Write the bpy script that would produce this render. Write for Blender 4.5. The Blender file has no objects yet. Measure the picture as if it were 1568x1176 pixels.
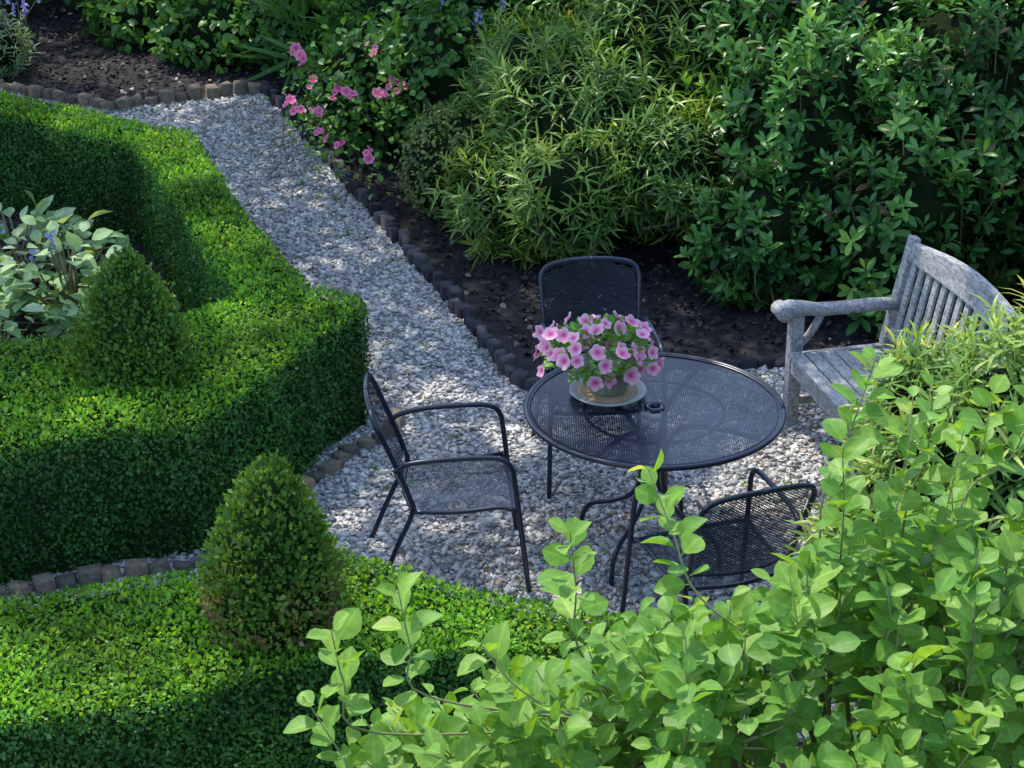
import bpy, math, numpy as np
from mathutils import Vector
from mathutils.geometry import tessellate_polygon
rng=np.random.default_rng(11)
scene=bpy.context.scene
# ------------------------------------------------------------------ helpers
def nrm(a):
    a=np.asarray(a,float); return a/np.maximum(np.linalg.norm(a,axis=-1,keepdims=True),1e-9)
def frames(d,up):
    y=nrm(d); x=np.cross(y,up); 
    bad=np.linalg.norm(x,axis=-1)<1e-4; x[bad]=[1,0,0]
    x=nrm(x); z=np.cross(x,y)
    return np.stack([x,y,z],axis=-1)
def noise(p,s=1.0,ph=0.0):
    p=np.asarray(p)*s
    x,y=p[...,0],p[...,1]; z=p[...,2] if p.shape[-1]>2 else 0*x
    return (np.sin(x*2.1+1.3*y+ph)+np.sin(-1.7*x+2.6*y+.9*z+1.7*ph)+np.sin(3.1*z+1.9*x-.8*y+2.3*ph)+.6*np.sin(4.7*x-3.9*y+4.1*z+ph)+.6*np.sin(5.3*y+4.4*x-3.7*z))/4.2
def rvec(n): return nrm(rng.normal(size=(n,3)))
class B:
    def __init__(s): s.V=[];s.F=[];s.A=[];s.C=[];s.n=0
    def add(s,V,F,rnd=None,rad=None):
        V=np.asarray(V,float).reshape(-1,3);F=np.asarray(F,int).reshape(-1,3)
        s.V.append(V);s.F.append(F+s.n)
        s.A.append(np.full(len(V),.5) if rnd is None else np.broadcast_to(rnd,(len(V),)))
        s.C.append(np.zeros(len(V)) if rad is None else np.broadcast_to(rad,(len(V),)))
        s.n+=len(V)
    def inst(s,T,P,R,S,rnd):
        tv,tf=T[0],T[1]; k=len(P); n=len(tv)
        if k==0:return
        S=np.asarray(S,float)
        if S.ndim==1:S=S[:,None]
        loc=tv[None]*S[:,None,:]
        V=np.einsum('kij,knj->kni',R,loc)+P[:,None,:]
        F=tf[None]+(np.arange(k)*n)[:,None,None]
        rad=np.tile(T[2],k) if len(T)>2 else None
        s.add(V.reshape(-1,3),F.reshape(-1,3),np.repeat(rnd,n),rad)
    def obj(s,name,mat,parent=None,smooth=False):
        V=np.concatenate(s.V);F=np.concatenate(s.F);A=np.concatenate(s.A);C=np.concatenate(s.C)
        me=bpy.data.meshes.new(name)
        me.vertices.add(len(V));me.vertices.foreach_set('co',V.astype(np.float32).ravel())
        me.loops.add(len(F)*3);me.loops.foreach_set('vertex_index',F.astype(np.int32).ravel())
        me.polygons.add(len(F));me.polygons.foreach_set('loop_start',np.arange(0,len(F)*3,3,dtype=np.int32))
        me.update(calc_edges=True)
        a=me.attributes.new('rnd','FLOAT','POINT');a.data.foreach_set('value',A.astype(np.float32))
        a=me.attributes.new('rad','FLOAT','POINT');a.data.foreach_set('value',C.astype(np.float32))
        if smooth: me.polygons.foreach_set('use_smooth',np.ones(len(F),bool))
        me.materials.append(mat)
        o=bpy.data.objects.new(name,me);scene.collection.objects.link(o)
        if parent:o.parent=parent
        return o
def empty(name,loc=(0,0,0),rz=0):
    e=bpy.data.objects.new(name,None);e.empty_display_size=.2;e.location=loc;e.rotation_euler=(0,0,rz)
    scene.collection.objects.link(e);return e
def leaf_tpl(prof,fold=.25,droop=.15,c0=0.0):
    V=[];F=[];rd=[]
    for i,(y,w) in enumerate(prof):
        zc=-droop*y*y+c0*math.sin(math.pi*y)
        V+= [(-w,y,zc+fold*w),(0,y,zc),(w,y,zc+fold*w)];rd+=[0,1,0]
        if i:
            a=3*(i-1);b=3*i
            F+=[(a,a+1,b+1),(a,b+1,b),(a+1,a+2,b+2),(a+1,b+2,b+1)]
    return np.array(V),np.array(F),np.array(rd,float)
DIA=(np.array([(0,0,0),(.34,.5,.12),(0,1,0),(-.34,.5,.12)]),np.array([(0,1,2),(0,2,3)]))
OVAL=leaf_tpl([(0,.03),(.12,.03),(.3,.2),(.55,.31),(.8,.24),(1,.02)],.3,.2)
RHOD=leaf_tpl([(0,.02),(.3,.12),(.62,.195),(.88,.12),(1,.01)],.3,.2)
WILL=leaf_tpl([(0,.01),(.3,.075),(.65,.065),(1,.005)],.3,.5)
FGL=leaf_tpl([(0,.015),(.14,.015),(.2,.12),(.38,.29),(.6,.345),(.8,.26),(.93,.12),(1,.01)],.28,.16)
BROAD=leaf_tpl([(0,.03),(.15,.2),(.4,.36),(.7,.3),(1,.02)],.2,.3)
def tube(b,pts,r,n=8,rnd=.5,cap=True):
    P=np.asarray(pts,float);m=len(P)
    rr=np.broadcast_to(np.asarray(r,float),(m,))
    T=nrm(np.gradient(P,axis=0));up=np.array([0,0,1.]) if abs(T[0][2])<.9 else np.array([1.,0,0])
    x=nrm(np.cross(T[0],up));Vs=[]
    for i in range(m):
        x=nrm(x-T[i]*np.dot(x,T[i]));y=np.cross(T[i],x)
        a=np.linspace(0,2*np.pi,n,endpoint=False)
        Vs.append(P[i]+rr[i]*(np.cos(a)[:,None]*x+np.sin(a)[:,None]*y))
    V=np.concatenate(Vs);F=[]
    for i in range(m-1):
        for j in range(n):
            a=i*n+j;c=i*n+(j+1)%n;F+=[(a,c,c+n),(a,c+n,a+n)]
    if cap:
        V=np.vstack([V,P[0],P[-1]]);k=m*n
        for j in range(n):
            F+=[(k,(j+1)%n,j),(k+1,(m-1)*n+j,(m-1)*n+(j+1)%n)]
    b.add(V,F,rnd)
def smoothp(pts,k=6):
    P=np.asarray(pts,float);Q=np.vstack([2*P[0]-P[1],P,2*P[-1]-P[-2]]);out=[]
    for i in range(1,len(Q)-2):
        for t in np.linspace(0,1,k,endpoint=False):
            a,b_,c,d=Q[i-1],Q[i],Q[i+1],Q[i+2]
            out.append(.5*((2*b_)+(-a+c)*t+(2*a-5*b_+4*c-d)*t*t+(-a+3*b_-3*c+d)*t**3))
    out.append(P[-1]);return np.array(out)
def lathe(b,prof,n=40,c=(0,0,0),rnd=.5):
    a=np.linspace(0,2*np.pi,n,endpoint=False);V=[];F=[]
    for r,z in prof:
        V+= [(c[0]+r*math.cos(t),c[1]+r*math.sin(t),c[2]+z) for t in a]
    for i in range(len(prof)-1):
        for j in range(n):
            p=i*n+j;q=i*n+(j+1)%n;F+=[(p,q,q+n),(p,q+n,p+n)]
    b.add(V,F,rnd)
def pip(P,poly):
    x,y=P[:,0],P[:,1];ins=np.zeros(len(P),bool);n=len(poly);j=n-1
    for i in range(n):
        xi,yi=poly[i];xj,yj=poly[j]
        if yi!=yj:
            c=((yi>y)!=(yj>y))&(x<(xj-xi)*(y-yi)/(yj-yi)+xi);ins^=c
        j=i
    return ins
def pdist(P,poly):
    d=np.full(len(P),1e9);n=len(poly)
    for i in range(n):
        a=np.array(poly[i]);c=np.array(poly[(i+1)%n]);e=c-a;L=e@e
        t=np.clip(((P[:,:2]-a)@e)/L,0,1)
        d=np.minimum(d,np.linalg.norm(P[:,:2]-a-t[:,None]*e,axis=1))
    return d
def area(poly):
    p=np.array(poly);x,y=p[:,0],p[:,1];return .5*np.sum(x*np.roll(y,-1)-np.roll(x,-1)*y)
def samplepoly(poly,dens):
    p=np.array(poly);lo=p.min(0);hi=p.max(0);n=int((hi-lo).prod()*dens)
    P=rng.uniform(lo,hi,(n,2));return P[pip(P,poly)]
def polysheet(name,poly,z,mat,parent=None):
    t=tessellate_polygon([[Vector((x,y,0)) for x,y in poly]])
    me=bpy.data.meshes.new(name);F=[]
    for a,c,d in t:
        A=np.array([poly[a],poly[c],poly[d]])
        F.append((a,c,d) if area(A)>0 else (a,d,c))
    me.from_pydata([(x,y,z) for x,y in poly],[],F);me.materials.append(mat)
    o=bpy.data.objects.new(name,me);scene.collection.objects.link(o)
    if parent:o.parent=parent
    return o
def boxobj(name,boxes,mat,parent,bev=.004):
    V=[];F=[]
    for bx in boxes:
        k=len(V);V+= [tuple(v) for v in bx]
        F+=[(k,k+3,k+2,k+1),(k+4,k+5,k+6,k+7),(k,k+1,k+5,k+4),(k+1,k+2,k+6,k+5),(k+2,k+3,k+7,k+6),(k+3,k,k+4,k+7)]
    me=bpy.data.meshes.new(name);me.from_pydata(V,[],F);me.materials.append(mat)
    o=bpy.data.objects.new(name,me);scene.collection.objects.link(o);o.parent=parent
    if bev:
        m=o.modifiers.new('bevel','BEVEL');m.width=bev;m.segments=2;m.limit_method='ANGLE'
    return o
def bx(x0,x1,y0,y1,z0,z1): return [(x0,y0,z0),(x1,y0,z0),(x1,y1,z0),(x0,y1,z0),(x0,y0,z1),(x1,y0,z1),(x1,y1,z1),(x0,y1,z1)]
# ------------------------------------------------------------------ materials
def newmat(name):
    m=bpy.data.materials.new(name);m.use_nodes=True;nt=m.node_tree
    return m,nt,nt.nodes['Principled BSDF'],nt.nodes['Material Output']
def ramp(nt,stops,src):
    r=nt.nodes.new('ShaderNodeValToRGB');e=r.color_ramp.elements
    while len(e)<len(stops):e.new(.5)
    for el,(p,c) in zip(e,stops):el.position=p;el.color=(*c,1)
    nt.links.new(src,r.inputs[0]);return r.outputs[0]
def attr(nt,n):
    a=nt.nodes.new('ShaderNodeAttribute');a.attribute_name=n;return a.outputs['Fac']
def tex(nt,kind,scale,detail=3,coord='Object'):
    c=nt.nodes.new('ShaderNodeTexCoord');t=nt.nodes.new('ShaderNodeTex'+kind);t.inputs['Scale'].default_value=scale
    if kind=='Noise':t.inputs['Detail'].default_value=detail
    nt.links.new(c.outputs[coord],t.inputs['Vector']);return t
def scalecol(nt,col,fac):
    mx=nt.nodes.new('ShaderNodeVectorMath');mx.operation='SCALE';nt.links.new(col,mx.inputs[0]);nt.links.new(fac,mx.inputs['Scale']);return mx.outputs[0]
def maprange(nt,src,a,b_,c,d):
    mr=nt.nodes.new('ShaderNodeMapRange')
    for i,v in zip((1,2,3,4),(a,b_,c,d)):mr.inputs[i].default_value=v
    nt.links.new(src,mr.inputs[0]);return mr.outputs[0]
def leafmat(name,stops,trans=.3,rough=.42,tcol=1.5,patch=0,vein=0):
    m,nt,bs,out=newmat(name)
    col=ramp(nt,stops,attr(nt,'rnd'))
    if patch: col=scalecol(nt,col,maprange(nt,tex(nt,'Noise',1.6,4).outputs[0],.35,.65,1-patch,1+patch))
    if vein:
        col=scalecol(nt,col,maprange(nt,attr(nt,'rad'),.80,1.0,1.0,1+vein))
        col=scalecol(nt,col,maprange(nt,tex(nt,'Noise',45,3).outputs[0],.3,.7,.82,1.16))
    nt.links.new(col,bs.inputs['Base Color']);bs.inputs['Roughness'].default_value=rough
    bs.inputs['Specular IOR Level'].default_value=.4
    tr=nt.nodes.new('ShaderNodeBsdfTranslucent')
    g=nt.nodes.new('ShaderNodeVectorMath');g.operation='MULTIPLY';g.inputs[1].default_value=(tcol*1.2,tcol,tcol*.4)
    nt.links.new(col,g.inputs[0]);nt.links.new(g.outputs[0],tr.inputs['Color'])
    mix=nt.nodes.new('ShaderNodeMixShader');mix.inputs[0].default_value=trans
    nt.links.new(bs.outputs[0],mix.inputs[1]);nt.links.new(tr.outputs[0],mix.inputs[2]);nt.links.new(mix.outputs[0],out.inputs[0])
    return m
M={}
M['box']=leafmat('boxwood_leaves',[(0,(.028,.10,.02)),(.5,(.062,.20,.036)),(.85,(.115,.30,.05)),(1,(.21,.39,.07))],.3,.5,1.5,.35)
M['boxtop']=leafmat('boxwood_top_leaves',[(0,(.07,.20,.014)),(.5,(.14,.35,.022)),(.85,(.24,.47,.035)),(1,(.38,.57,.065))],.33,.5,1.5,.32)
M['cone']=leafmat('topiary_leaves',[(0,(.045,.12,.02)),(.4,(.10,.23,.035)),(.72,(.19,.33,.055)),(.85,(.26,.30,.085)),(1,(.24,.155,.09))],.3,.5,1.4,.25)
M['rhod']=leafmat('rhododendron_leaves',[(0,(.025,.09,.02)),(.4,(.065,.20,.04)),(.75,(.13,.32,.06)),(.93,(.27,.47,.09)),(1,(.17,.11,.055))],.25,.33,1.5)
M['will']=leafmat('pieris_leaves',[(0,(.06,.15,.03)),(.45,(.15,.29,.05)),(.8,(.28,.42,.07)),(1,(.50,.56,.15))],.3,.38,1.4)
M['fg']=leafmat('foreground_leaves',[(0,(.09,.24,.035)),(.5,(.16,.34,.05)),(.9,(.26,.43,.07)),(1,(.38,.48,.09))],.4,.5,1.4,0,.35)
M['light']=leafmat('lamb_leaves',[(0,(.16,.32,.10)),(.6,(.32,.50,.22)),(1,(.46,.62,.35))],.3,.6,1.2,0,.2)
M['ivy']=leafmat('ivy_leaves',[(0,(.018,.06,.016)),(.6,(.055,.16,.035)),(1,(.15,.30,.065))],.2,.35)
M['mid']=leafmat('bush_leaves',[(0,(.045,.14,.03)),(.6,(.12,.30,.05)),(1,(.23,.44,.08))],.3,.4)
M['spir']=leafmat('spirea_leaves',[(0,(.08,.14,.035)),(.6,(.18,.27,.07)),(1,(.31,.34,.12))],.25,.5)
M['tree']=leafmat('tree_leaves',[(0,(.06,.16,.03)),(1,(.11,.24,.05))],.35,.45)
def simple(name,col,rough=.7,spec=.3,noise_scale=None,col2=None,bump=0,metal=0):
    m,nt,bs,out=newmat(name);bs.inputs['Roughness'].default_value=rough;bs.inputs['Specular IOR Level'].default_value=spec;bs.inputs['Metallic'].default_value=metal
    if noise_scale:
        t=tex(nt,'Noise',noise_scale,6);c=ramp(nt,[(.3,col),(.7,col2)],t.outputs[0]);nt.links.new(c,bs.inputs['Base Color'])
        if bump:
            bp=nt.nodes.new('ShaderNodeBump');bp.inputs['Strength'].default_value=bump;bp.inputs['Distance'].default_value=.01
            nt.links.new(t.outputs[0],bp.inputs['Height']);nt.links.new(bp.outputs[0],bs.inputs['Normal'])
    else: bs.inputs['Base Color'].default_value=(*col,1)
    return m
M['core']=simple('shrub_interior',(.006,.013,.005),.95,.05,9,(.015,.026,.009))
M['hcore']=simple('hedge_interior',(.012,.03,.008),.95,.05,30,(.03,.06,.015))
M['soil']=simple('soil',(.022,.02,.021),.95,.1,5,(.06,.055,.057),.6)
M['bark']=simple('bark',(.06,.045,.03),.9,.2,20,(.14,.11,.085),.5)
M['metal']=simple('painted_metal',(.008,.014,.034),.28,.6)
def rndmat(name,stops,rough=.8,spec=.3):
    m,nt,bs,out=newmat(name);nt.links.new(ramp(nt,stops,attr(nt,'rnd')),bs.inputs['Base Color']);bs.inputs['Roughness'].default_value=rough;bs.inputs['Specular IOR Level'].default_value=spec;return m
M['stone']=rndmat('gravel_stone',[(0,(.2,.19,.18)),(.25,(.38,.37,.35)),(.7,(.60,.585,.56)),(.93,(.78,.77,.74)),(1,(.44,.34,.25))],.7,.4)
M['mulch']=rndmat('mulch',[(0,(.014,.012,.012)),(.55,(.045,.038,.038)),(.85,(.10,.082,.078)),(.95,(.27,.23,.19)),(1,(.5,.43,.36))],.9)
M['debris']=rndmat('leaf_debris',[(0,(.10,.06,.035)),(.6,(.26,.17,.09)),(1,(.45,.33,.18))],.9)
M['stem']=rndmat('stems',[(0,(.09,.08,.035)),(.5,(.19,.19,.09)),(1,(.34,.33,.2))],.7)
M['gravel']=simple('gravel_bed',(.17,.165,.155),.95,.1,60,(.44,.43,.41),1.0)
def brickmat(name,a,c,g):
    m,nt,bs,out=newmat(name)
    base=ramp(nt,[(0,a),(.7,c),(1,g)],attr(nt,'rnd'));t=tex(nt,'Noise',45,6)
    mx=nt.nodes.new('ShaderNodeMix');mx.data_type='RGBA';mx.blend_type='MULTIPLY';mx.inputs[0].default_value=.8
    nt.links.new(base,mx.inputs[6]);nt.links.new(ramp(nt,[(.3,(.45,.45,.45)),(.7,(1.2,1.2,1.2))],t.outputs[0]),mx.inputs[7])
    nt.links.new(mx.outputs[2],bs.inputs['Base Color']);bs.inputs['Roughness'].default_value=.9
    bp=nt.nodes.new('ShaderNodeBump');bp.inputs['Strength'].default_value=.6;bp.inputs['Distance'].default_value=.006
    nt.links.new(t.outputs[0],bp.inputs['Height']);nt.links.new(bp.outputs[0],bs.inputs['Normal']);return m
M['brickd']=brickmat('dark_brick',(.02,.02,.026),(.055,.053,.065),(.12,.11,.11))
M['brickt']=brickmat('tan_brick',(.12,.105,.085),(.25,.20,.14),(.38,.29,.16))
m,nt,bs,out=newmat('weathered_teak')
c=nt.nodes.new('ShaderNodeTexCoord');mp=nt.nodes.new('ShaderNodeMapping');mp.inputs['Scale'].default_value=(3,9,9)
t=nt.nodes.new('ShaderNodeTexNoise');t.inputs['Scale'].default_value=6;t.inputs['Detail'].default_value=8;t.inputs['Distortion'].default_value=1.5
nt.links.new(c.outputs['Object'],mp.inputs[0]);nt.links.new(mp.outputs[0],t.inputs['Vector'])
nt.links.new(ramp(nt,[(.3,(.14,.14,.14)),(.5,(.32,.32,.32)),(.72,(.53,.525,.52))],t.outputs[0]),bs.inputs['Base Color']);bs.inputs['Roughness'].default_value=.8
bp=nt.nodes.new('ShaderNodeBump');bp.inputs['Strength'].default_value=.5;bp.inputs['Distance'].default_value=.004;nt.links.new(t.outputs[0],bp.inputs['Height']);nt.links.new(bp.outputs[0],bs.inputs['Normal'])
M['wood']=m
M['pot']=simple('stoneware',(.17,.18,.14),.6,.4,60,(.33,.31,.24),.2)
M['saucer']=simple('saucer_glaze',(.36,.36,.34),.5,.5,14,(.5,.48,.44),.1)
M['pottan']=simple('clay',(.38,.27,.15),.8,.3,30,(.48,.35,.22),.1)
def radmat(name,stops,tr=.25,var=0):
    m,nt,bs,out=newmat(name);c=ramp(nt,stops,attr(nt,'rad'))
    if var:c=scalecol(nt,c,maprange(nt,attr(nt,'rnd'),0,1,1-var,1.04))
    nt.links.new(c,bs.inputs['Base Color']);bs.inputs['Roughness'].default_value=.6
    t=nt.nodes.new('ShaderNodeBsdfTranslucent');nt.links.new(c,t.inputs[0]);mx=nt.nodes.new('ShaderNodeMixShader');mx.inputs[0].default_value=tr
    nt.links.new(bs.outputs[0],mx.inputs[1]);nt.links.new(t.outputs[0],mx.inputs[2]);nt.links.new(mx.outputs[0],out.inputs[0]);return m
M['petunia']=radmat('petunia_petals',[(0,(.70,.07,.22)),(.25,(.82,.13,.38)),(.5,(.95,.38,.58)),(1,(.97,.58,.74))],.3,.15)
M['rose']=radmat('rose_petals',[(0,(.6,.03,.14)),(.5,(.9,.16,.36)),(1,(.95,.38,.56))])
M['blue']=radmat('blue_petals',[(0,(.2,.2,.6)),(1,(.5,.5,.88))])
# ------------------------------------------------------------------ ground
GR=[(-1.84,14.5),(-1.27,12.99),(-.74,11.58),(-.31,10.4),(.05,9.35),(.3,9.2),(.75,9.56),(1.5,9.6),(2.9,9.3),(2.9,6.2),(.3,6.3),(-.7,6.7),(-4.4,6.35),(-4.4,7.15),(-2.1,7.6),(-1.4,7.9),(-1.0,8.9),(-1.35,9.5),(-1.75,10.8),(-2.05,11.5),(-3,12.1),(-4.6,13.1),(-4.6,15.0),(-3.88,14.62),(-3.52,14.36),(-2.89,14.07),(-2.35,14.34)]
HB=[(-4.4,6.85),(-2.13,7.38),(-1.79,7.54),(-1.36,7.66),(-1.2,7.9),(-1.08,8.15),(-.88,8.68),(-.70,8.93),(-.76,9.08),(-.99,9.19),(-1.15,9.53),(-1.48,10.30),(-1.83,11.29),(-1.92,11.6),(-2.35,11.84),(-2.86,12.18),(-3.3,12.45),(-4.6,13.35),(-4.6,12.9),(-3.19,11.97),(-2.72,11.65),(-2.27,11.35),(-2.03,10.83),(-1.58,9.6),(-1.36,9.08),(-1.58,8.84),(-2.09,8.58),(-2.4,8.56),(-4.4,8.4)]
HF=[(-3.6,6.25),(-1.94,6.5),(-1.21,6.73),(-.71,6.87),(-.47,6.74),(-.21,6.6),(.21,6.43),(.5,6.35),(.7,6.2),(.55,6.08),(-.1,6.12),(-.53,6.12),(-.89,5.98),(-1.21,5.81),(-1.75,5.68),(-3.6,5.3)]
polysheet('ground',[(-120,-60),(120,-60),(120,160),(-120,160)],0,M['soil'])
path=polysheet('gravel_path',GR,.006,M['gravel'])
def openpath(P,m=.08): return ~(pip(P,HB)&(pdist(P,HB)>m))&~(pip(P,HF)&(pdist(P,HF)>m))
P=samplepoly(GR,3700)
P=P[openpath(P)];k=len(P)
cube=np.array(bx(-.5,.5,-.5,.5,-.5,.5),float)
cf=np.array([(0,2,1),(0,3,2),(4,5,6),(4,6,7),(0,1,5),(0,5,4),(1,2,6),(1,6,5),(2,3,7),(2,7,6),(3,0,4),(3,4,7)])
b=B()
for part in np.array_split(rng.permutation(k),5):
    T=(cube*rng.uniform(.55,1.15,(8,1))+rng.normal(0,.1,(8,3)),cf)
    n=len(part);d=rvec(n);d[:,2]*=.3
    up=nrm(np.c_[rng.normal(0,.32,(n,2)),np.ones(n)])
    s=np.exp(rng.normal(math.log(.0175),.34,n))
    b.inst(T,np.c_[P[part],rng.uniform(.006,.015,n)],frames(d,up),np.c_[s*rng.uniform(.8,1.4,n),s*rng.uniform(.7,1.1,n),s*rng.uniform(.3,.6,n)],np.clip(rng.uniform(0,1,n)+noise(P[part],1.2,3)*.08,0,1))
b.obj('gravel_stones',M['stone'],path)
b=B();P=samplepoly(GR,190);P=P[openpath(P)]
P=P[(rng.uniform(0,1,len(P))<np.clip(.10+noise(P,1.3,1)*.5+noise(P,4)*.25,0.05,1))];n=len(P)
b.inst(OVAL,np.c_[P,rng.uniform(.018,.03,n)],frames(rvec(n)*[1,1,.2],nrm(np.c_[rng.normal(0,.4,(n,2)),np.ones(n)])),rng.uniform(.012,.045,n),rng.uniform(0,1,n))
b.obj('fallen_leaves',M['debris'],path)
b=B();P=samplepoly(GR,60);P=P[openpath(P)]
P=P[rng.uniform(0,1,len(P))<np.clip(-.1+noise(P,1.7,4)*.8,0.01,1)]
for q in P:
    n=6;b.inst(DIA,np.c_[q+rng.normal(0,.008,(n,2)),np.full(n,.015)],frames(nrm(rng.normal(0,.7,(n,3))+[0,0,.8]),rvec(n)),rng.uniform(.012,.03,n),rng.uniform(.3,1,n))
b.obj('gravel_weeds',M['mid'],path)
b=B();beds=[[(-1.84,14.6),(-1.15,12.99),(-.6,11.58),(-.2,10.4),(.15,9.5),(.4,9.4),(.75,9.75),(1.5,9.8),(3.5,9.5),(3.5,17),(-5,17),(-5,15.2),(-3.88,14.8),(-2.9,14.3),(-2.35,14.5)],
 [(-4.3,8.4),(-2.1,8.6),(-1.4,9.1),(-2,10.8),(-2.3,11.3),(-4.3,12.8)]]
for bd in beds:
    P=samplepoly(bd,620);n=len(P)
    b.inst(BROAD,np.c_[P,rng.uniform(.008,.03,n)],frames(rvec(n)*[1,1,.25],nrm(np.c_[rng.normal(0,.5,(n,2)),np.ones(n)])),rng.uniform(.015,.05,n),np.clip(rng.beta(1.6,1.8,n)+noise(P,1.5)*.2,0,1))
b.obj('bark_mulch',M['mulch'])
def edging(name,pts,mat,L=.1,w=.1,h=.07):
    e=empty(name);P=np.array(pts,float)
    seg=np.linalg.norm(np.diff(P,axis=0),axis=1);cum=np.r_[0,np.cumsum(seg)];n=int(cum[-1]/L)
    bb=B()
    for i in range(n):
        s=(i+.5)*L;j=min(np.searchsorted(cum,s)-1,len(seg)-1);d=(P[j+1]-P[j])/seg[j];c=P[j]+d*(s-cum[j])+rng.normal(0,.008,2)
        a=math.atan2(d[1],d[0])+rng.normal(0,.14);hh=h*rng.uniform(.65,1.25);lx=L*.46*rng.uniform(.85,1.05);wy=w*.5*rng.uniform(.75,1.15)
        V=np.array(bx(-lx,lx,-wy,wy,-.03,hh),float);V+=rng.normal(0,.006,V.shape)
        top=V[4:].copy();V[4:,2]-=.01;top[:,:2]*=.84
        V=np.vstack([V,top]);V[:,2]+=V[:,0]*rng.normal(0,.16)
        R=np.array([[math.cos(a),-math.sin(a),0],[math.sin(a),math.cos(a),0],[0,0,1]])
        V=V@R.T+[c[0],c[1],0]
        F=[(0,1,5),(0,5,4),(1,2,6),(1,6,5),(2,3,7),(2,7,6),(3,0,4),(3,4,7),(4,5,9),(4,9,8),(5,6,10),(5,10,9),(6,7,11),(6,11,10),(7,4,8),(7,8,11),(8,9,10),(8,10,11)]
        bb.add(V,F,rng.uniform())
    bb.obj('bricks',mat,e);return e
edging('brick_edging',[(-1.86,14.55),(-1.27,12.99),(-.74,11.58),(-.31,10.4),(.02,9.42),(.3,9.2)],M['brickd'],.088,.07,.085)
edging('brick_edging',[(.3,9.22),(.75,9.6),(1.5,9.64),(2.9,9.34)],M['brickd'],.088,.06,.05)
edging('brick_edging',[(-4.7,15.1),(-3.88,14.62),(-3.52,14.36),(-2.89,14.07),(-2.74,14.18),(-2.35,14.34),(-1.86,14.52)],M['brickt'],.11,.08,.09)
edging('brick_edging',[(-.56,9.0),(-.60,8.84),(-.77,8.61),(-.91,8.4),(-1.0,8.22),(-1.16,7.84),(-1.34,7.56),(-1.8,7.44),(-2.2,7.28),(-4.2,6.78)],M['brickt'],.10,.07,.065)
# ------------------------------------------------------------------ hedges
def hedge(name,poly,h,dens=6500,sz=.02,lump=.012):
    if area(poly)<0: poly=poly[::-1]
    e=empty(name)
    P=np.array(poly);n=len(P);E=np.roll(P,-1,0)-P;N=nrm(np.c_[E[:,1],-E[:,0]])
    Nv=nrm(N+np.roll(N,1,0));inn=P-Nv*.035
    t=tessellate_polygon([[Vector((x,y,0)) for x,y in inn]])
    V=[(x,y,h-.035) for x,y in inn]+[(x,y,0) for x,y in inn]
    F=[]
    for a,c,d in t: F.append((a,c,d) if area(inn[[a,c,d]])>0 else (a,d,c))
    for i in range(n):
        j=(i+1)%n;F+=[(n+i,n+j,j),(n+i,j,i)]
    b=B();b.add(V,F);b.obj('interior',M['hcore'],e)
    Q=samplepoly(poly,dens);d=pdist(Q,poly);k=len(Q)
    z=h+noise(Q,2.5)*lump+noise(Q,9)*lump*.6+noise(Q,21,2)*lump*.35-np.clip(.035-d,0,.035)**2*14+rng.normal(0,.005,k)
    nn=nrm(np.c_[rng.normal(0,.5,(k,2)),np.ones(k)])
    dr=nrm(rvec(k)+[0,0,.3])
    b=B();b.inst(DIA,np.c_[Q,z],frames(dr,nn),sz*rng.uniform(.7,1.3,k),np.clip(rng.beta(2,2.6,k)+noise(Q,1.1,2)*.14+noise(Q,7,2)*.1,0,1))
    s=rng.choice(k,k//10,replace=False)
    b.inst(DIA,np.c_[Q[s],z[s]+.01],frames(nrm(rvec(len(s))*.6+[0,0,1]),rvec(len(s))),sz*1.1*rng.uniform(.8,1.4,len(s)),rng.uniform(.5,1,len(s)))
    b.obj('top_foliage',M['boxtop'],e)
    b=B()
    for i in range(n):
        a=P[i];c=P[(i+1)%n];L=np.linalg.norm(c-a);k=int(L*h*dens)
        if k==0:continue
        tt=rng.uniform(0,1,k);zz=rng.uniform(0.0,h,k)
        nv=N[i];Q=a+(c-a)*tt[:,None]
        Q3=np.c_[Q,zz];off=noise(Q3,3)*lump+noise(Q3,10)*lump*.9+noise(Q3,23,1)*lump*.5+rng.normal(0,.007,k)-np.clip(zz-h+.03,0,.03)**2*14-.02*(1-zz/h)
        Q3[:,:2]+=nv*off[:,None]
        out=np.array([nv[0],nv[1],.25]);nn=nrm(out+rng.normal(0,.5,(k,3)));dr=nrm(rvec(k)+[0,0,.5])
        b.inst(DIA,Q3,frames(dr,nn),sz*rng.uniform(.7,1.3,k),np.clip(rng.beta(2,3,k)+noise(Q3,1.4,5)*.14+noise(Q3,8,5)*.1,0,1))
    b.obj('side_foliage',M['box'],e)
    return e
hedge('box_hedge',HB,.65,6500,.021,.017)
hedge('box_hedge',HF,.5,8500,.02,.02)
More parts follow.
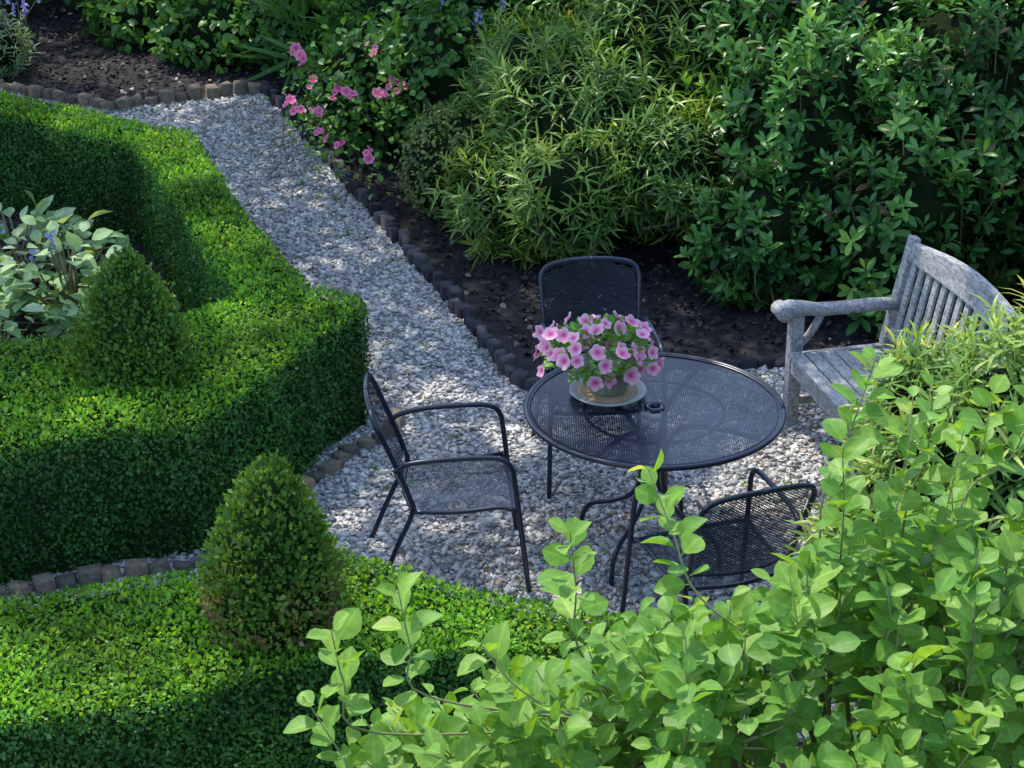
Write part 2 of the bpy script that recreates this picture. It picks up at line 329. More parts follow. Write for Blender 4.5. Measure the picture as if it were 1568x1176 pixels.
def topiary(name,c,prof,dens=9000,sz=.022,brown=0):
    e=empty(name,c);pr=np.array(prof,float)
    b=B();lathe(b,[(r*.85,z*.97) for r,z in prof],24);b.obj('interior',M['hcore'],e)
    seg=np.diff(pr,axis=0);L=np.linalg.norm(seg,axis=1);ar=L*(pr[1:,0]+pr[:-1,0])*np.pi
    b=B();H=pr[-1,1]
    for i in range(len(seg)):
        k=int(ar[i]*dens);t=rng.uniform(0,1,k);th=rng.uniform(0,2*np.pi,k)
        r=pr[i,0]+seg[i,0]*t;z=pr[i,1]+seg[i,1]*t
        u=np.c_[np.cos(th),np.sin(th)];Q=np.c_[u*r[:,None],z]
        r2=r*(1+noise(Q+np.array(c),7)*.15+noise(Q+np.array(c),17)*.1)+rng.normal(0,.017,k);Q=np.c_[u*r2[:,None],z+rng.normal(0,.01,k)]
        nz=-seg[i,0]/L[i];nr=seg[i,1]/L[i];out=np.c_[u*nr,np.full(k,nz)]
        rn=np.clip(rng.beta(2,2.5,k)*.8+brown*np.clip(.62-z/H+noise(Q,6)*.3,0,1)*rng.uniform(.2,1.3,k),0,1)
        b.inst(DIA,Q,frames(nrm(rvec(k)*.8+out*.5+[0,0,.7]),nrm(out+rng.normal(0,.6,(k,3)))),sz*rng.uniform(.7,1.4,k),rn)
    b.obj('foliage',M['cone'],e);return e
topiary('boxwood_topiary',(-1.72,8.25,.58),[(.235,0),(.24,.12),(.215,.26),(.165,.39),(.105,.51),(.045,.60),(.0,.635)],9000,.022,.25)
topiary('boxwood_topiary',(-.88,6.36,.40),[(.20,0),(.235,.14),(.235,.28),(.205,.42),(.15,.55),(.09,.66),(.035,.735),(.0,.755)],8000,.024,1.5)
# ------------------------------------------------------------------ shrubs
def icos(n=16,m=10):
    V=[];F=[]
    for i in range(m+1):
        for j in range(n):
            a=math.pi*i/m;t=2*math.pi*j/n;V.append((math.sin(a)*math.cos(t),math.sin(a)*math.sin(t),math.cos(a)))
    for i in range(m):
        for j in range(n):
            p=i*n+j;q=i*n+(j+1)%n;F+=[(p,q+n,q),(p,p+n,q+n)]
    return np.array(V),np.array(F)
ICO=icos()
def shrub(name,blobs,mat,tpl,kind,dens,size,core=.78,bright=0,stems=True,lump=.14,depth=.22):
    e=empty(name);b=B();cb=B();sb=B()
    bl=[(np.array(c,float),np.array(r,float)) for c,r in blobs]
    for bi,(c,r) in enumerate(bl):
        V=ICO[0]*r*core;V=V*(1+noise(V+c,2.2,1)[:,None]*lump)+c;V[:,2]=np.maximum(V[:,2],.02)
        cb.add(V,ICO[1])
        A=4*np.pi*((( r[0]*r[1])**1.6+(r[0]*r[2])**1.6+(r[1]*r[2])**1.6)/3)**(1/1.6)
        k=int(A*dens);d=rvec(k)
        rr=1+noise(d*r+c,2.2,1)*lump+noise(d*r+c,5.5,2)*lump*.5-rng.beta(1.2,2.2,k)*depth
        Q=c+d*r*rr[:,None]
        ok=Q[:,2]>.04
        for bj,(c2,r2) in enumerate(bl):
            if bj!=bi: ok&=(np.linalg.norm((Q-c2)/r2,axis=1)>.84)
        Q=Q[ok];d=d[ok];k=len(Q);dep=rr[ok]
        out=nrm(d/r)
        ax=nrm(out*.75+np.array([0,0,.65])+rng.normal(0,.3,(k,3)))
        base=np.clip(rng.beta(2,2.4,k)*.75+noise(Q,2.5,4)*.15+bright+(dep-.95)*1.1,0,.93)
        if kind in('rosette','willow'):
            nl=9;a0=rng.uniform(0,6.28,k);t1=nrm(np.cross(ax,rvec(k)));t2=np.cross(ax,t1)
            lo,hi=(.55,.8) if kind=='rosette' else (.35,1.1)
            for j in range(nl):
                a=a0+j*2.4+rng.normal(0,.2,k);tilt=(lo+hi*j/nl)+rng.normal(0,.15,k)
                dr=ax*np.cos(tilt)[:,None]+(t1*np.cos(a)[:,None]+t2*np.sin(a)[:,None])*np.sin(tilt)[:,None]
                dead=(rng.uniform(0,1,k)<.015)&(kind=='rosette')
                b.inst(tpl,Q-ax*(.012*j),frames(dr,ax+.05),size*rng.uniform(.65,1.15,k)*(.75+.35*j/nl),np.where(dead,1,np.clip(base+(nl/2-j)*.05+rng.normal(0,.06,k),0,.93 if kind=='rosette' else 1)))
        elif kind=='strap':
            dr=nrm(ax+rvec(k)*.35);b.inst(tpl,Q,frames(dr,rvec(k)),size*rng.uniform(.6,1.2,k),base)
        else:
            for j in range(3):
                nn=nrm(out*.6+[0,0,.5]+rng.normal(0,.5,(k,3)));dr=nrm(rvec(k)+out*.3+[0,0,-.1])
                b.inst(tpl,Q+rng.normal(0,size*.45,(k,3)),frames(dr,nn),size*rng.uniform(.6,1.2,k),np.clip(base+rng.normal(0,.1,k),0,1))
        if stems:
            ii=rng.choice(k,min(k,int(14+A*8)),replace=False)
            for i in ii:
                root=np.array([c[0]+rng.normal(0,.08),c[1]+rng.normal(0,.08),max(0,c[2]-r[2]*.9)])
                m=(root+Q[i])/2+rng.normal(0,.05,3)-[0,0,.05]
                tube(sb,smoothp([root,m,Q[i]],3),np.linspace(.011,.003,7),4,rng.uniform(0,.6),False)
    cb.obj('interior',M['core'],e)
    b.obj('foliage',mat,e)
    if stems: sb.obj('twigs',M['stem'],e)
    return e
shrub('rhododendron_bush',[((1.75,10.95,.75),(.72,.62,.85)),((1.45,10.5,.42),(.5,.4,.42)),((2.2,10.35,.6),(.6,.5,.65)),((2.65,10.9,.85),(.8,.8,1.0)),((3.6,10.3,.9),(.9,.9,1.1)),((2.0,11.9,1.2),(.95,.8,.95)),((3.1,11.9,1.45),(1,.9,1.05)),((4.3,11.6,1.4),(1,.9,1.1)),((3.35,9.2,.65),(.62,.75,.75)),((1.3,12.9,1.2),(1,.8,1.1)),((2.8,13.2,1.7),(1.2,.9,1.1))],M['rhod'],RHOD,'rosette',88,.105,.74,.02,True,.3,.4)
shrub('pieris_shrub',[((.5,11.55,.68),(.62,.6,.66)),((.85,12.1,.95),(.65,.6,.6)),((.0,11.3,.4),(.42,.42,.36)),((.95,10.95,.68),(.42,.4,.4)),((.15,12.2,.8),(.5,.5,.5)),((.35,10.95,.48),(.38,.32,.35))],M['will'],WILL,'willow',105,.125,.66,.04,True,.32,.42)
shrub('spirea_bush',[((-.36,11.95,.33),(.36,.42,.38)),((-.1,11.6,.25),(.3,.3,.28))],M['spir'],OVAL,'plain',650,.034,.85)
shrub('rose_bush',[((-.95,13.35,.4),(.42,.5,.45)),((-.45,13.1,.55),(.5,.5,.55)),((-.7,14.3,.55),(.6,.5,.6))],M['mid'],OVAL,'plain',220,.075,.74,-.05,True,.25,.35)
shrub('camellia_bush',[((.1,13.9,.95),(.8,.7,.95)),((1.2,14.4,1.1),(.9,.8,1.1)),((-.2,15.4,.9),(.9,.7,1))],M['rhod'],OVAL,'plain',150,.09)
shrub('daylily_clump',[((-1.25,15.0,.3),(.5,.5,.38)),((-.9,14.6,.3),(.4,.4,.4))],M['mid'],leaf_tpl([(0,.03),(.4,.045),(.8,.03),(1,.004)],.3,.5),'strap',150,.4,.6)
shrub('geranium_clump',[((-2.3,15.4,.22),(.5,.45,.32)),((-1.75,15.3,.25),(.4,.4,.32)),((-3.0,16.0,.2),(.5,.4,.3))],M['mid'],BROAD,'plain',190,.08,.78,-.1)
ivb=[((x,17.4+.3*math.sin(x*2),.9),(.95,.8,1.15)) for x in np.arange(-7,6,1.2)]+[((x,18.6,2.0),(1.5,1,1.5)) for x in np.arange(-8,8,2)]
shrub('ivy_hedge',ivb,M['ivy'],BROAD,'plain',80,.09,stems=False)
shrub('privet_hedge',[((-6.5+.2*math.sin(y*3),y,.8),(.8,.9,1.2)) for y in np.arange(5,17,1.3)],M['ivy'],OVAL,'plain',45,.09,stems=False)
shrub('laurel_hedge',[((5.6,y,1.2),(1.0,1.0,1.6)) for y in np.arange(3,13,1.5)],M['rhod'],RHOD,'rosette',18,.16,stems=False)
shrub('willowleaf_bush',[((1.68,6.05,1.12),(.5,.45,.75)),((2.25,6.5,.95),(.6,.6,.85)),((1.42,6.3,.75),(.36,.35,.6)),((1.40,6.15,1.3),(.25,.28,.46))],M['will'],WILL,'willow',175,.11,.68,.2,True,.22,.32)
# ------------------------------------------------------------------ plants in the bed
e=empty('lambs_ear_plant')
b=B();sb=B()
for (cx,cy,R,H,n) in [(-2.45,10.2,.42,.55,190),(-2.85,10.8,.45,.4,120),(-2.75,9.7,.4,.4,120),(-2.15,9.75,.3,.35,80),(-3.4,10.3,.5,.5,120)]:
    th=rng.uniform(0,6.28,n);rr=R*np.sqrt(rng.uniform(0,1,n));Q=np.c_[cx+rr*np.cos(th),cy+rr*np.sin(th),H*(1-(rr/R)**2*.6)*rng.uniform(.4,1.2,n)]
    out=np.c_[np.cos(th),np.sin(th),rng.uniform(-.1,.8,n)]+rng.normal(0,.3,(n,3))
    b.inst(BROAD,Q,frames(nrm(out),np.tile([0,0,1.],(n,1))+rng.normal(0,.35,(n,3))),rng.uniform(.06,.15,n),rng.uniform(0,1,n))
    for i in range(0,n,4): tube(sb,[(cx+rng.normal(0,.04),cy+rng.normal(0,.04),0),Q[i]],.006,5,.6,False)
b.obj('leaves',M['light'],e,True);sb.obj('stalks',M['stem'],e)
def flower_tpl(lobes=5,depth=.35):
    n=lobes*4;V=[(0,0,-depth)];rad=[0.]
    for ring,(r,z) in enumerate([(.18,-depth*.7),(.5,-.06),(1,.03)]):
        for j in range(n):
            a=2*math.pi*j/n;l=1-.2*abs(math.sin(lobes*a/2))**4*(1 if ring==2 else 0)
            zz=z+(.12*math.cos(lobes*a) if ring==2 else 0)
            V.append((r*l*math.cos(a),r*l*math.sin(a),zz));rad.append(r)
    F=[(0,1+j,1+(j+1)%n) for j in range(n)]
    for k in range(2):
        for j in range(n):
            p=1+k*n+j;q=1+k*n+(j+1)%n;F+=[(p,p+n,q+n),(p,q+n,q)]
    return np.array(V),np.array(F),np.array(rad)
PET=flower_tpl(5,.24)
ROSE=flower_tpl(6,.15)
def faceframes(n_):
    t=rvec(len(n_));x=nrm(np.cross(t,n_));y=np.cross(n_,x);return np.stack([x,y,n_],-1)
def blooms(b,Q,Nn,s,tpl): b.inst(tpl,Q,faceframes(nrm(Nn)),s,rng.uniform(0,1,len(Q)))
e=empty('pink_rose_flowers');b=B();sb=B()
RO=[(-1.52,13.5,.6),(-1.5,13.3,.62),(-.83,12.72,.6),(-.88,12.66,.57),(-1.5,12.75,.5),(-1.42,12.7,.45),(-1.3,12.65,.45),(-.92,11.9,.42),(-1.11,12.15,.42),(-1.08,12.7,.55),(-.75,12.75,.6),(-1.25,12.35,.4),(-.95,13.05,.75),(-1.35,13.0,.55),(-1.2,12.9,.5),(-.6,12.9,.7)]
for q in RO:
    q=np.array(q);q[0]+=.02
    for k in range(4):
        n=nrm(np.array([rng.normal(0,.5),-.6+rng.normal(0,.4),.6]));
        blooms(b,np.array([q+n*.006*k+rng.normal(0,.022,3)]),np.array([n]),np.array([rng.uniform(.025,.045)*(1-.15*k)]),ROSE)
    tube(sb,smoothp([(q[0]+.25,q[1]+.25,0),(q[0]+.12,q[1]+.15,q[2]*.6),q],4),.004,5,.2,False)
b.obj('blooms',M['rose'],e)
lb=B()
for q in RO:
    n=30;Q=np.array(q)+rng.normal(0,1,(n,3))*[.07,.07,.09]-[-.04,-.05,.13]
    lb.inst(OVAL,Q,frames(rvec(n),nrm(rng.normal(0,.4,(n,3))+[0,-.2,1])),rng.uniform(.03,.06,n),rng.uniform(.2,1,n))
lb.obj('leaves',M['mid'],e);sb.obj('stalks',M['stem'],e)
e=empty('blue_flowers');b=B();sb=B()
for (cx,cy,cz,n) in [(-4.0,14.9,.5,10),(-3.8,15.2,.5,6),(-.45,13.3,1.0,5),(-.2,13.2,.95,4),(-2.4,10.1,.55,2),(-2.7,10.5,.45,2)]:
    for i in range(n):
        q=np.array([cx,cy,cz])+rng.normal(0,1,3)*[.16,.16,.08];k=9
        Q=q+np.c_[rng.normal(0,.012,(k,2)),np.linspace(-.05,.05,k)]
        blooms(b,Q,nrm(rng.normal(0,1,(k,3))+[0,-.4,.3]),np.full(k,.014),ROSE);tube(sb,[(cx+rng.normal(0,.05),cy,0),q],.003,4,.4,False)
b.obj('blooms',M['blue'],e);sb.obj('stalks',M['stem'],e)
shrub('lavender_bush',[((-4.0,15.0,.2),(.35,.3,.3))],M['light'],WILL,'willow',120,.07,.6)
# ------------------------------------------------------------------ foreground shrub
e=empty('foreground_shrub');lb=B();sb=B()
C=np.array([.92,4.35,.95]);Rr=np.array([1.5,.85,1.22])
base=np.array([1.0,4.6,0.])
zx=np.array([-.6,-.5,-.3,-.13,.14,.33,.62,.75,.95,1.3,2.4]);zz_=np.array([1.4,1.48,1.56,1.62,1.70,1.84,1.90,2.08,2.22,2.24,2.2])
def zlim(x,y): 
    xs=x*4.3/y
    return 4.5-(4.5-np.interp(xs,zx,zz_))*y/4.3
limbs=[]
for i in range(26):
    a=rng.uniform(0,6.28);ph=rng.uniform(.1,1.2);d=np.array([math.cos(a)*math.sin(ph),math.sin(a)*math.sin(ph),math.cos(ph)])
    tip=C+d*Rr*.58;tip[2]=min(tip[2],zlim(tip[0],tip[1])-.32);mid=(base+tip)/2+rng.normal(0,.06,3)+[0,0,-.05]
    pts=smoothp([base+rng.normal(0,.05,3)*[1,1,0],mid,tip],5);limbs.append(pts);tube(sb,pts,np.linspace(.014,.006,len(pts)),6,rng.uniform(.0,.3),False)
LP=np.concatenate([l[4:] for l in limbs])
def shoot(tip,length,bright=0):
    out=nrm((tip-C)/Rr)
    dirn=nrm(out*.55+np.array([0,0,1.0])+rng.normal(0,.2,3))
    s=tip-dirn*length+np.array([out[0],out[1],0])*-.08
    org=LP[np.argmin(np.linalg.norm(LP-s,axis=1))]
    pts=smoothp([org,s,(s+tip)/2+rng.normal(0,.012,3),tip],5)
    tube(sb,pts,np.linspace(.004,.0015,len(pts)),5,rng.uniform(.3,1),False)
    n=int(length/.021);P=pts[-(10):];idx=np.linspace(0,9,n);Q=np.array([P[int(i)]*(1-i%1)+P[min(int(i)+1,9)]*(i%1) for i in idx])
    ax=nrm(tip-s);t1=nrm(np.cross(ax,rvec(1)[0]));t2=np.cross(ax,t1);th=rng.uniform(0,6.28)+np.arange(n)*2.6+rng.normal(0,.25,n)
    side=t1*np.cos(th)[:,None]+t2*np.sin(th)[:,None];w=np.linspace(.35,.9,n)[:,None]
    dr=nrm(side*1.0+ax*w+rng.normal(0,.18,(n,3)))
    up=nrm(np.array([0,-.12,1.])+rng.normal(0,.38,(n,3)))
    sz=rng.uniform(.06,.106,n)*np.where(np.arange(n)>n-3,.7,1)
    lb.inst(FGL,Q,frames(dr,up),np.c_[sz*rng.uniform(.85,1.12,n),sz,sz*rng.uniform(.3,2.0,n)],np.clip(rng.beta(2,2,n)*.8+bright+.15*np.linspace(0,1,n),0,1))
cnt=0
while cnt<470:
    d=rvec(1)[0]
    if d[2]<-.15 or d[1]>.75: continue
    tip=C+d*Rr*(1+noise((d*2)[None],1.6,3)[0]*.07-abs(rng.normal(0,.13)))
    tip[2]=min(tip[2],zlim(tip[0],tip[1])-.02-abs(rng.normal(0,.12)))
    shoot(tip,rng.uniform(.22,.38));cnt+=1
for t in [(-.42,3.95,1.98),(-.47,3.85,1.85),(-.27,4.05,2.04),(.14,4.2,2.10),(.33,4.3,2.22),(.9,4.5,2.42),(.98,4.4,2.36),(1.2,4.5,2.34),(1.28,4.4,2.36),(-.08,4.0,1.92),(.8,4.3,2.27),(-.2,3.8,1.75),(-.35,3.9,1.65),(1.1,4.35,2.3),(1.05,4.5,2.34)]:
    shoot(np.array(t),rng.uniform(.3,.42),.1)
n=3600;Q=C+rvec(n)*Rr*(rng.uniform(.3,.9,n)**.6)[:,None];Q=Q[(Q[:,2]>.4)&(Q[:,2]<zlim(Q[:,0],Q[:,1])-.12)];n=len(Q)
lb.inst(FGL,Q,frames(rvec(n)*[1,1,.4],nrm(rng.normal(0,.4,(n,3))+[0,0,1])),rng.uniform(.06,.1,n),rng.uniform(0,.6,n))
lb.obj('leaves',M['fg'],e,True);sb.obj('branches',M['stem'],e,True)
# ------------------------------------------------------------------ expanded metal
def strips(b,func,u0,u1,v0,v1,pu,pv,w,mask=None,step=None):
    step=step or pv
    for sgn in (1,-1):
        ks=np.arange(math.floor(u0/pu-abs(v1)/pv)-2-int((v1-v0)/pv),math.ceil(u1/pu+(v1-v0)/pv)+2+int((v1-v0)/pv))
        vs=np.arange(v0,v1+step*.5,step)
        for k in ks:
            us=(k+sgn*(vs-v0)/pv)*pu
            ok=(us>=u0)&(us<=u1)
            if mask is not None: ok&=mask(us,vs)
            if ok.sum()<2:continue
            P1=func(us-w/2,vs);P2=func(us+w/2,vs)
            P1[:,2]+=sgn*.0006;P2[:,2]+=sgn*.0006
            m=len(vs);seg=ok[:-1]&ok[1:];i=np.nonzero(seg)[0]
            if len(i)==0:continue
            V=np.vstack([P1,P2]);F=np.vstack([np.c_[i,i+m,i+m+1],np.c_[i,i+m+1,i+1]])
            used=np.unique(F);mp_=-np.ones(2*m,int);mp_[used]=np.arange(len(used))
            b.add(V[used],mp_[F])
R=.55
tab=empty('patio_table',(.61,7.69,0),math.radians(0))
b=B();strips(b,lambda u,v:np.c_[u,v,np.full(len(u),.72)],-R,R,-R,R,.019,.0125,.0118,lambda u,v:(u*u+v*v<(R-.004)**2)&(u*u+v*v>.036**2),.0125)
b.obj('mesh_top',M['metal'],tab)
b=B();th=np.linspace(0,2*np.pi,97)
tube(b,np.c_[R*np.cos(th),R*np.sin(th),np.full(97,.718)],.0125,8)
lathe(b,[(R-.004,.724),(R-.022,.725),(R-.022,.7225)],64)
lathe(b,[(.022,.70),(.022,.726),(.03,.731),(.043,.728),(.045,.723)],28)
tube(b,np.c_[.3*np.cos(th),.3*np.sin(th),np.full(97,.703)],.007,6)
for a in (62,150,238,-32):
    a=math.radians(a);c,s=math.cos(a),math.sin(a)
    pts=smoothp([(.50,.705),(.30,.698),(.14,.66),(.065,.55),(.05,.42),(.085,.29),(.19,.215),(.29,.175),(.335,.11),(.345,.0)],5)
    tube(b,np.c_[pts[:,0]*c,pts[:,0]*s,pts[:,1]],.0115,8)
tube(b,np.c_[.055*np.cos(th[::4]),.055*np.sin(th[::4]),np.full(25,.44)],.007,6)
b.obj('frame',M['metal'],tab,True)
def chair(loc,ang,sc=1):
    e=empty('metal_chair',(loc[0],loc[1],0),ang);e.scale=(1,1,sc)
    fr=B()
    for s in (1,-1):
        tube(fr,smoothp([(s*.275,.30,0),(s*.268,.265,.3),(s*.262,.24,.52),(s*.258,.225,.605),(s*.255,.18,.65),(s*.252,.08,.66),(s*.248,-.10,.655),(s*.238,-.22,.635),(s*.232,-.262,.60)],6),.0115,8)
        tube(fr,smoothp([(s*.265,-.36,0),(s*.245,-.26,.25),(s*.225,-.19,.40),(s*.222,-.20,.47),(s*.228,-.245,.6),(s*.236,-.30,.74),(s*.235,-.33,.81),(s*.20,-.348,.853),(s*.1,-.36,.87),(0,-.365,.873)],6),.0115,8)
        tube(fr,smoothp([(s*.225,-.19,.405),(s*.235,0,.40),(s*.24,.17,.415),(s*.258,.235,.41)],5),.010,8)
    tube(fr,smoothp([(-.258,.235,.40),(-.15,.255,.395),(0,.26,.393),(.15,.255,.395),(.258,.235,.40)],5),.010,8)
    tube(fr,smoothp([(-.225,-.19,.41),(0,-.215,.40),(.225,-.19,.41)],5),.010,8)
    tube(fr,smoothp([(-.222,-.20,.475),(0,-.245,.47),(.222,-.20,.475)],5),.008,8)
    fr.obj('frame',M['metal'],e,True)
    b=B()
    def seat(u,v): return np.c_[u,v,.408-.03*np.cos(u*3.3/.5)*np.cos(np.clip(v,-.2,.2)*2.6/.5)-.0*v]
    strips(b,seat,-.24,.24,-.2,.25,.018,.0125,.007,lambda u,v:np.abs(u)<.228+.03*(v+.2)/.45,.0125)
    b.obj('seat_mesh',M['metal'],e)
    b=B()
    def back(u,v):
        z=.47+v; y=-.20-(v)*.36+ (v*v)*.05 -.045*np.cos(u*3.1/.48)*(1-v*1.2)
        return np.c_[u,y,z]
    strips(b,back,-.24,.24,0,.40,.018,.0125,.007,lambda u,v:(np.abs(u)<.228)&((v<.335)|(np.abs(u)<.235-(np.clip(v-.335,0,1)**2)*40)),.0125)
    b.obj('back_mesh',M['metal'],e)
    return e
def yaw(fx,fy): return math.atan2(fy,fx)-math.pi/2
chair((-.25,7.58),yaw(1,.10))
chair((.41,8.50),yaw(.12,-1),1.07)
chair((.82,6.95),yaw(-.35,.94),1.03)
pt=empty('petunia_pot',(.415,7.81,.728))
b=B();lathe(b,[(0,.0),(.10,.0),(.155,.012),(.168,.022),(.165,.027),(.15,.021),(.1,.012),(0,.012)],48);b.obj('saucer',M['saucer'],pt,True)
b=B();lathe(b,[(.0,.013),(.125,.0165),(.13,.019),(.118,.021),(0,.022)],40);b.obj('inner_saucer',M['pottan'],pt,True)
b=B();lathe(b,[(0,.022),(.078,.022),(.084,.03),(.098,.10),(.104,.15),(.112,.153),(.114,.165),(.11,.172),(.1,.17),(.095,.15),(0,.15)],40);b.obj('pot',M['pot'],pt,True)
b=B();lb=B()
n=0;FQ=[];tries=0
while n<58 and tries<8000:
    tries+=1
    d=rvec(1)[0]
    if d[2]<-.25:continue
    q=np.array([-.05,0,.21])+d*np.array([.25,.22,.135])*rng.uniform(.86,1.14)
    if d[2]<.1: q[2]-=.035
    if all(np.linalg.norm(q-f)>.047 for f in FQ): FQ.append(q);n+=1;blooms(b,q[None],(d*[1,1,1]+np.array([0,-.4,.3])+rng.normal(0,.36,3))[None],np.array([rng.uniform(.029,.041)]),PET)
b.obj('petunia_flowers',M['petunia'],pt,True)
n=900;d=rvec(n);d=d[d[:,2]>-.35];n=len(d)
Q=np.array([-.045,0,.195])+d*np.array([.22,.195,.12])*(rng.uniform(.2,1,n)**.35)[:,None]
lb.inst(OVAL,Q,frames(nrm(d+rvec(n)*.7),nrm(rng.normal(0,.4,(n,3))+[0,0,1])),rng.uniform(.03,.05,n),rng.uniform(.4,1,n))
lb.obj('petunia_leaves',M['mid'],pt)
# ------------------------------------------------------------------ bench
be=empty('garden_bench',(1.86,9.1,0),math.atan2(-.97,.25))
W=1.35
fl=[]
for x0 in (0,W-.065):
    fl.append([(x0,-.53,0),(x0+.065,-.53,0),(x0+.065,-.465,0),(x0,-.465,0),(x0,-.53,.61),(x0+.065,-.53,.61),(x0+.065,-.465,.61),(x0,-.465,.61)])
    fl.append([(x0,-.03,0),(x0+.06,-.03,0),(x0+.06,.035,0),(x0,.035,0),(x0,-.035,.42),(x0+.06,-.035,.42),(x0+.06,.02,.42),(x0,.02,.42)])
    fl.append([(x0,-.035,.42),(x0+.06,-.035,.42),(x0+.06,.02,.42),(x0,.02,.42),(x0,.075,.96),(x0+.06,.075,.96),(x0+.06,.12,.95),(x0,.12,.95)])
    fl.append(bx(x0+.012,x0+.05,-.463,-.037,.32,.40));fl.append(bx(x0+.015,x0+.045,-.463,-.033,.12,.165))
boxobj('legs',fl,M['wood'],be,.006)
ar=B()
for x0 in (.0325,W-.0325):
    prof=[(.035,.62,.028),(-.1,.628,.03),(-.25,.628,.03),(-.38,.632,.03),(-.46,.648,.034),(-.53,.655,.04),(-.58,.645,.036)]
    V=[];F=[]
    for y,z,h in prof:
        hw=.032+.012*max(0,(-y-.3)/.3)
        V+=[(x0-hw,y,z-h),(x0+hw,y,z-h),(x0+hw,y,z+h*.5),(x0-hw,y,z+h*.5)]
    for i in range(len(prof)-1):
        a=4*i
        for j in range(4):
            p=a+j;q=a+(j+1)%4;F+=[(p,q,q+4),(p,q+4,p+4)]
    k=4*(len(prof)-1);F+=[(0,2,1),(0,3,2),(k,k+1,k+2),(k,k+2,k+3)]
    ar.add(V,F)
    tube(ar,[(x0-.05,-.575,.635),(x0+.05,-.575,.635)],.04,14)
    tube(ar,smoothp([(x0,-.5,.42),(x0,-.42,.5),(x0,-.36,.61)],4),.02,6)
ar.obj('armrests',M['wood'],be)
sl=[]
for i in range(6):
    y=-.545+i*.083;sl.append(bx(.067,W-.067,y,y+.07,.405-.007*i,.428-.007*i))
sl.append(bx(.066,W-.066,-.525,-.495,.31,.402))
sl.append(bx(.066,W-.066,-.03,0,.31,.36))
boxobj('seat_slats',sl,M['wood'],be,.004)
def by(z): return -.008+(z-.42)*.19
bk=[]
n=15
for i in range(n):
    x=.085+(W-.17-.045)*i/(n-1)
    bk.append([(x,by(.5)-.008,.5),(x+.045,by(.5)-.008,.5),(x+.045,by(.5)+.008,.5),(x,by(.5)+.008,.5),(x,by(.88)-.008,.88),(x+.045,by(.88)-.008,.88),(x+.045,by(.88)+.008,.88),(x,by(.88)+.008,.88)])
boxobj('back_slats',bk,M['wood'],be,.003)
rb=[[(.061,by(.45)-.02,.45),(W-.061,by(.45)-.02,.45),(W-.061,by(.45)+.02,.45),(.061,by(.45)+.02,.45),(.061,by(.51)-.02,.51),(W-.061,by(.51)-.02,.51),(W-.061,by(.51)+.02,.51),(.061,by(.51)+.02,.51)]]
boxobj('back_bottom_rail',rb,M['wood'],be,.004)
V=[];F=[];N=25
for i in range(N):
    t=i/(N-1);x=.061+(W-.122)*t;sn=max(0.0,math.sin(math.pi*t));zt=.935+.075*sn**1.1;zb=.845+.03*sn
    V+=[(x,by(zb)-.02,zb),(x,by(zb)+.02,zb),(x,by(zt)+.02,zt),(x,by(zt)-.02,zt)]
me=bpy.data.meshes.new('top_rail')
for i in range(N-1):
    a=4*i
    for j in range(4):F.append((a+j,a+4+j,a+4+(j+1)%4,a+(j+1)%4))
F+=[(0,1,2,3),(4*N-1,4*N-2,4*N-3,4*N-4)]
me.from_pydata(V,[],F);me.materials.append(M['wood']);o=bpy.data.objects.new('back_top_rail',me);scene.collection.objects.link(o);o.parent=be
md=o.modifiers.new('bevel','BEVEL');md.width=.005;md.segments=2;md.limit_method='ANGLE'
# ------------------------------------------------------------------ unseen overhead tree for shade: openings cut along sun rays place the light patches
el=math.radians(60);az=math.radians(-38)
sd=np.array([math.sin(az)*math.cos(el),math.cos(az)*math.cos(el),math.sin(el)])
e=empty('shade_tree');tb=B();lb=B()
root=np.array([-2.5,20.2,0])
tube(tb,smoothp([root,root+[.05,-.1,2.5],root+[0,-.5,5]],6),np.linspace(.3,.16,13),12,.3)
limbpts=[]
for i in range(20):
    tx=rng.uniform(-7,1.5);ty=rng.uniform(9.8,18);tz=rng.uniform(6.2,8.0)
    tip=np.array([tx,ty,tz]);s=root+[0,-.5,rng.uniform(3.8,5)]
    pts=smoothp([s,(s+tip)/2+[0,0,.9],tip],8);tube(tb,pts,np.linspace(.06,.01,len(pts)),7,.3,False);limbpts.append(pts[5:])
limbpts=np.concatenate(limbpts)
sun_gaps=[(-.38,6.62,.5,.36),(.08,6.42,.5,.32),(-.8,6.4,.5,.2),(-1.9,6.1,.5,.12),(-1.35,6.1,.5,.08),(.17,7.18,0,.26),(-.1,7.12,0,.12),(1.1,8.25,0,.22),(1.35,8.6,0,.2),(-.35,9.3,0,.08),(.05,8.75,0,.12),(.9,7.5,.72,.16),(1.0,7.95,.72,.10),
(-1.15,8.3,.65,.15),(-1.28,8.8,.65,.12),(-1.75,7.75,.65,.1),(-1.45,9.9,.65,.14),(-1.8,10.9,.65,.12),(-2.6,12.0,.65,.22),(-2.05,11.4,.65,.16),(-3.2,12.6,.65,.22),(-3.0,15.1,0,.5),(-2.2,14.6,0,.3),(-2.5,10.2,.5,.25),(.5,11.3,1.2,.35),(0.,11.1,.6,.2),(1.0,10.9,.9,.2),(2.0,8.6,.7,.2),(-1.0,13.0,.5,.35),(.3,13,1.2,.4),(2.3,11.0,1.6,.4),(1.7,10.7,1.2,.3)]
gy=[]
for x in np.arange(-4.8,2.9,.5):
    for y in np.arange(6.2,15.8,.5): gy.append((x,y))
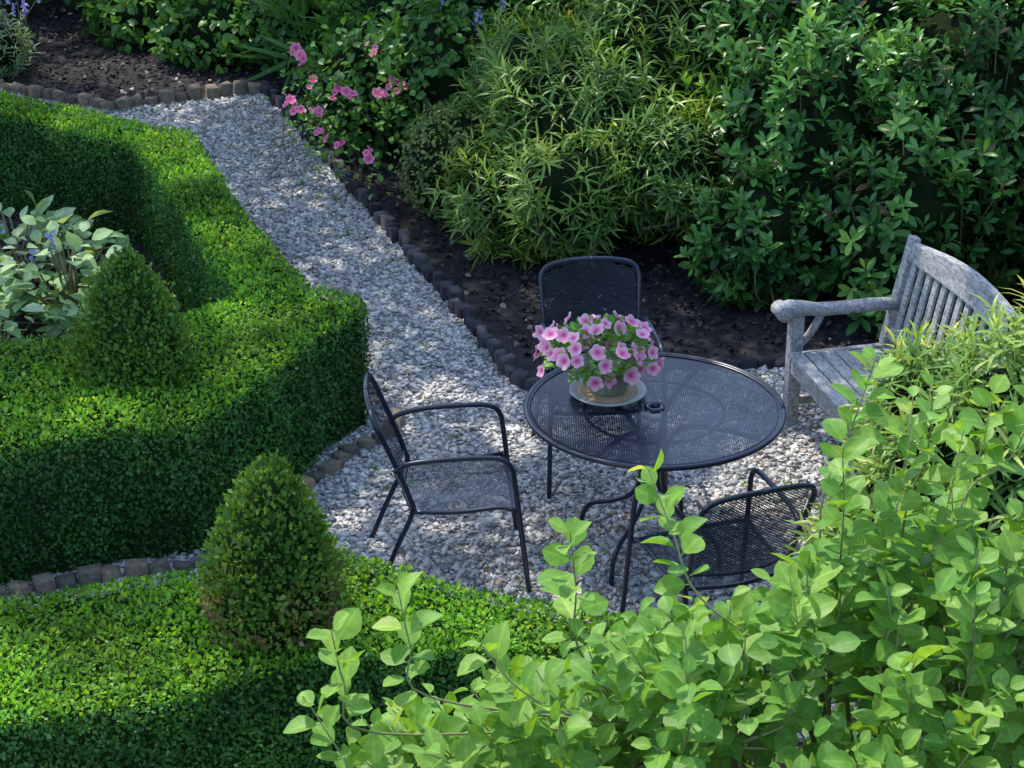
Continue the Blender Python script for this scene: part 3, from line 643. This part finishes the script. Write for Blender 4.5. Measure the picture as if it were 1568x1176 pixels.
for gx,gyy in gy:
    g=np.array([gx,gyy,0])+rng.normal(0,.12,3)*[1,1,0]
    if gx>1.4 and rng.uniform()<.4: continue
    q=g+sd/sd[2]*rng.uniform(5.9,7.9)
    org=limbpts[np.argmin(np.linalg.norm(limbpts-q,axis=1))]
    tube(tb,smoothp([org,(org+q)/2+[0,0,.1],q],3),np.linspace(.010,.004,7),4,.3,False)
    n=int(rng.uniform(130,200));Q=q+rng.normal(0,1,(n,3))*[.22,.22,.14]
    dv=rvec(n);lsz=rng.uniform(.09,.15,n);mid=Q+dv*lsz[:,None]*.5
    ok=np.ones(n,bool)
    for hx,hy,hz,hr in sun_gaps:  # leaves between the sun and each chosen bright spot are left out
        pr=mid[:,:2]-sd[:2]/sd[2]*(mid[:,2]-hz)[:,None];dd=pr-[hx,hy]
        ok&=np.hypot(dd[:,0],dd[:,1])>(hr+.08)*(1+.3*np.sin(3*np.arctan2(dd[:,1],dd[:,0])+hx*9))
    lb.inst(OVAL,Q[ok],frames(dv[ok],nrm(rng.normal(0,.45,(ok.sum(),3))+[0,0,1])),lsz[ok],rng.uniform(0,1,ok.sum()))
tb.obj('trunk_and_limbs',M['bark'],e,True);lb.obj('crown',M['tree'],e)
# ------------------------------------------------------------------ light, camera
sv=Vector(sd)
L=bpy.data.lights.new('sun','SUN');L.energy=5;L.angle=math.radians(.5);L.color=(1,.94,.82)
lo=bpy.data.objects.new('sun',L);lo.rotation_euler=sv.to_track_quat('Z','Y').to_euler();lo.location=(0,10,20);scene.collection.objects.link(lo)
w=bpy.data.worlds.new('World');scene.world=w;w.use_nodes=True;nt=w.node_tree
sk=nt.nodes.new('ShaderNodeTexSky');sk.sky_type='NISHITA';sk.sun_disc=False;sk.sun_elevation=el;sk.sun_rotation=az
nt.links.new(sk.outputs[0],nt.nodes['Background'].inputs[0]);nt.nodes['Background'].inputs[1].default_value=.40
cam=bpy.data.cameras.new('camera');cam.lens=70.35;cam.sensor_width=36;cam.clip_end=500
co=bpy.data.objects.new('camera',cam);co.location=(0,0,4.5);co.rotation_euler=(math.radians(64.5),0,0);scene.collection.objects.link(co)
scene.camera=co
scene.view_settings.view_transform='Standard';scene.view_settings.look='None';scene.view_settings.exposure=0
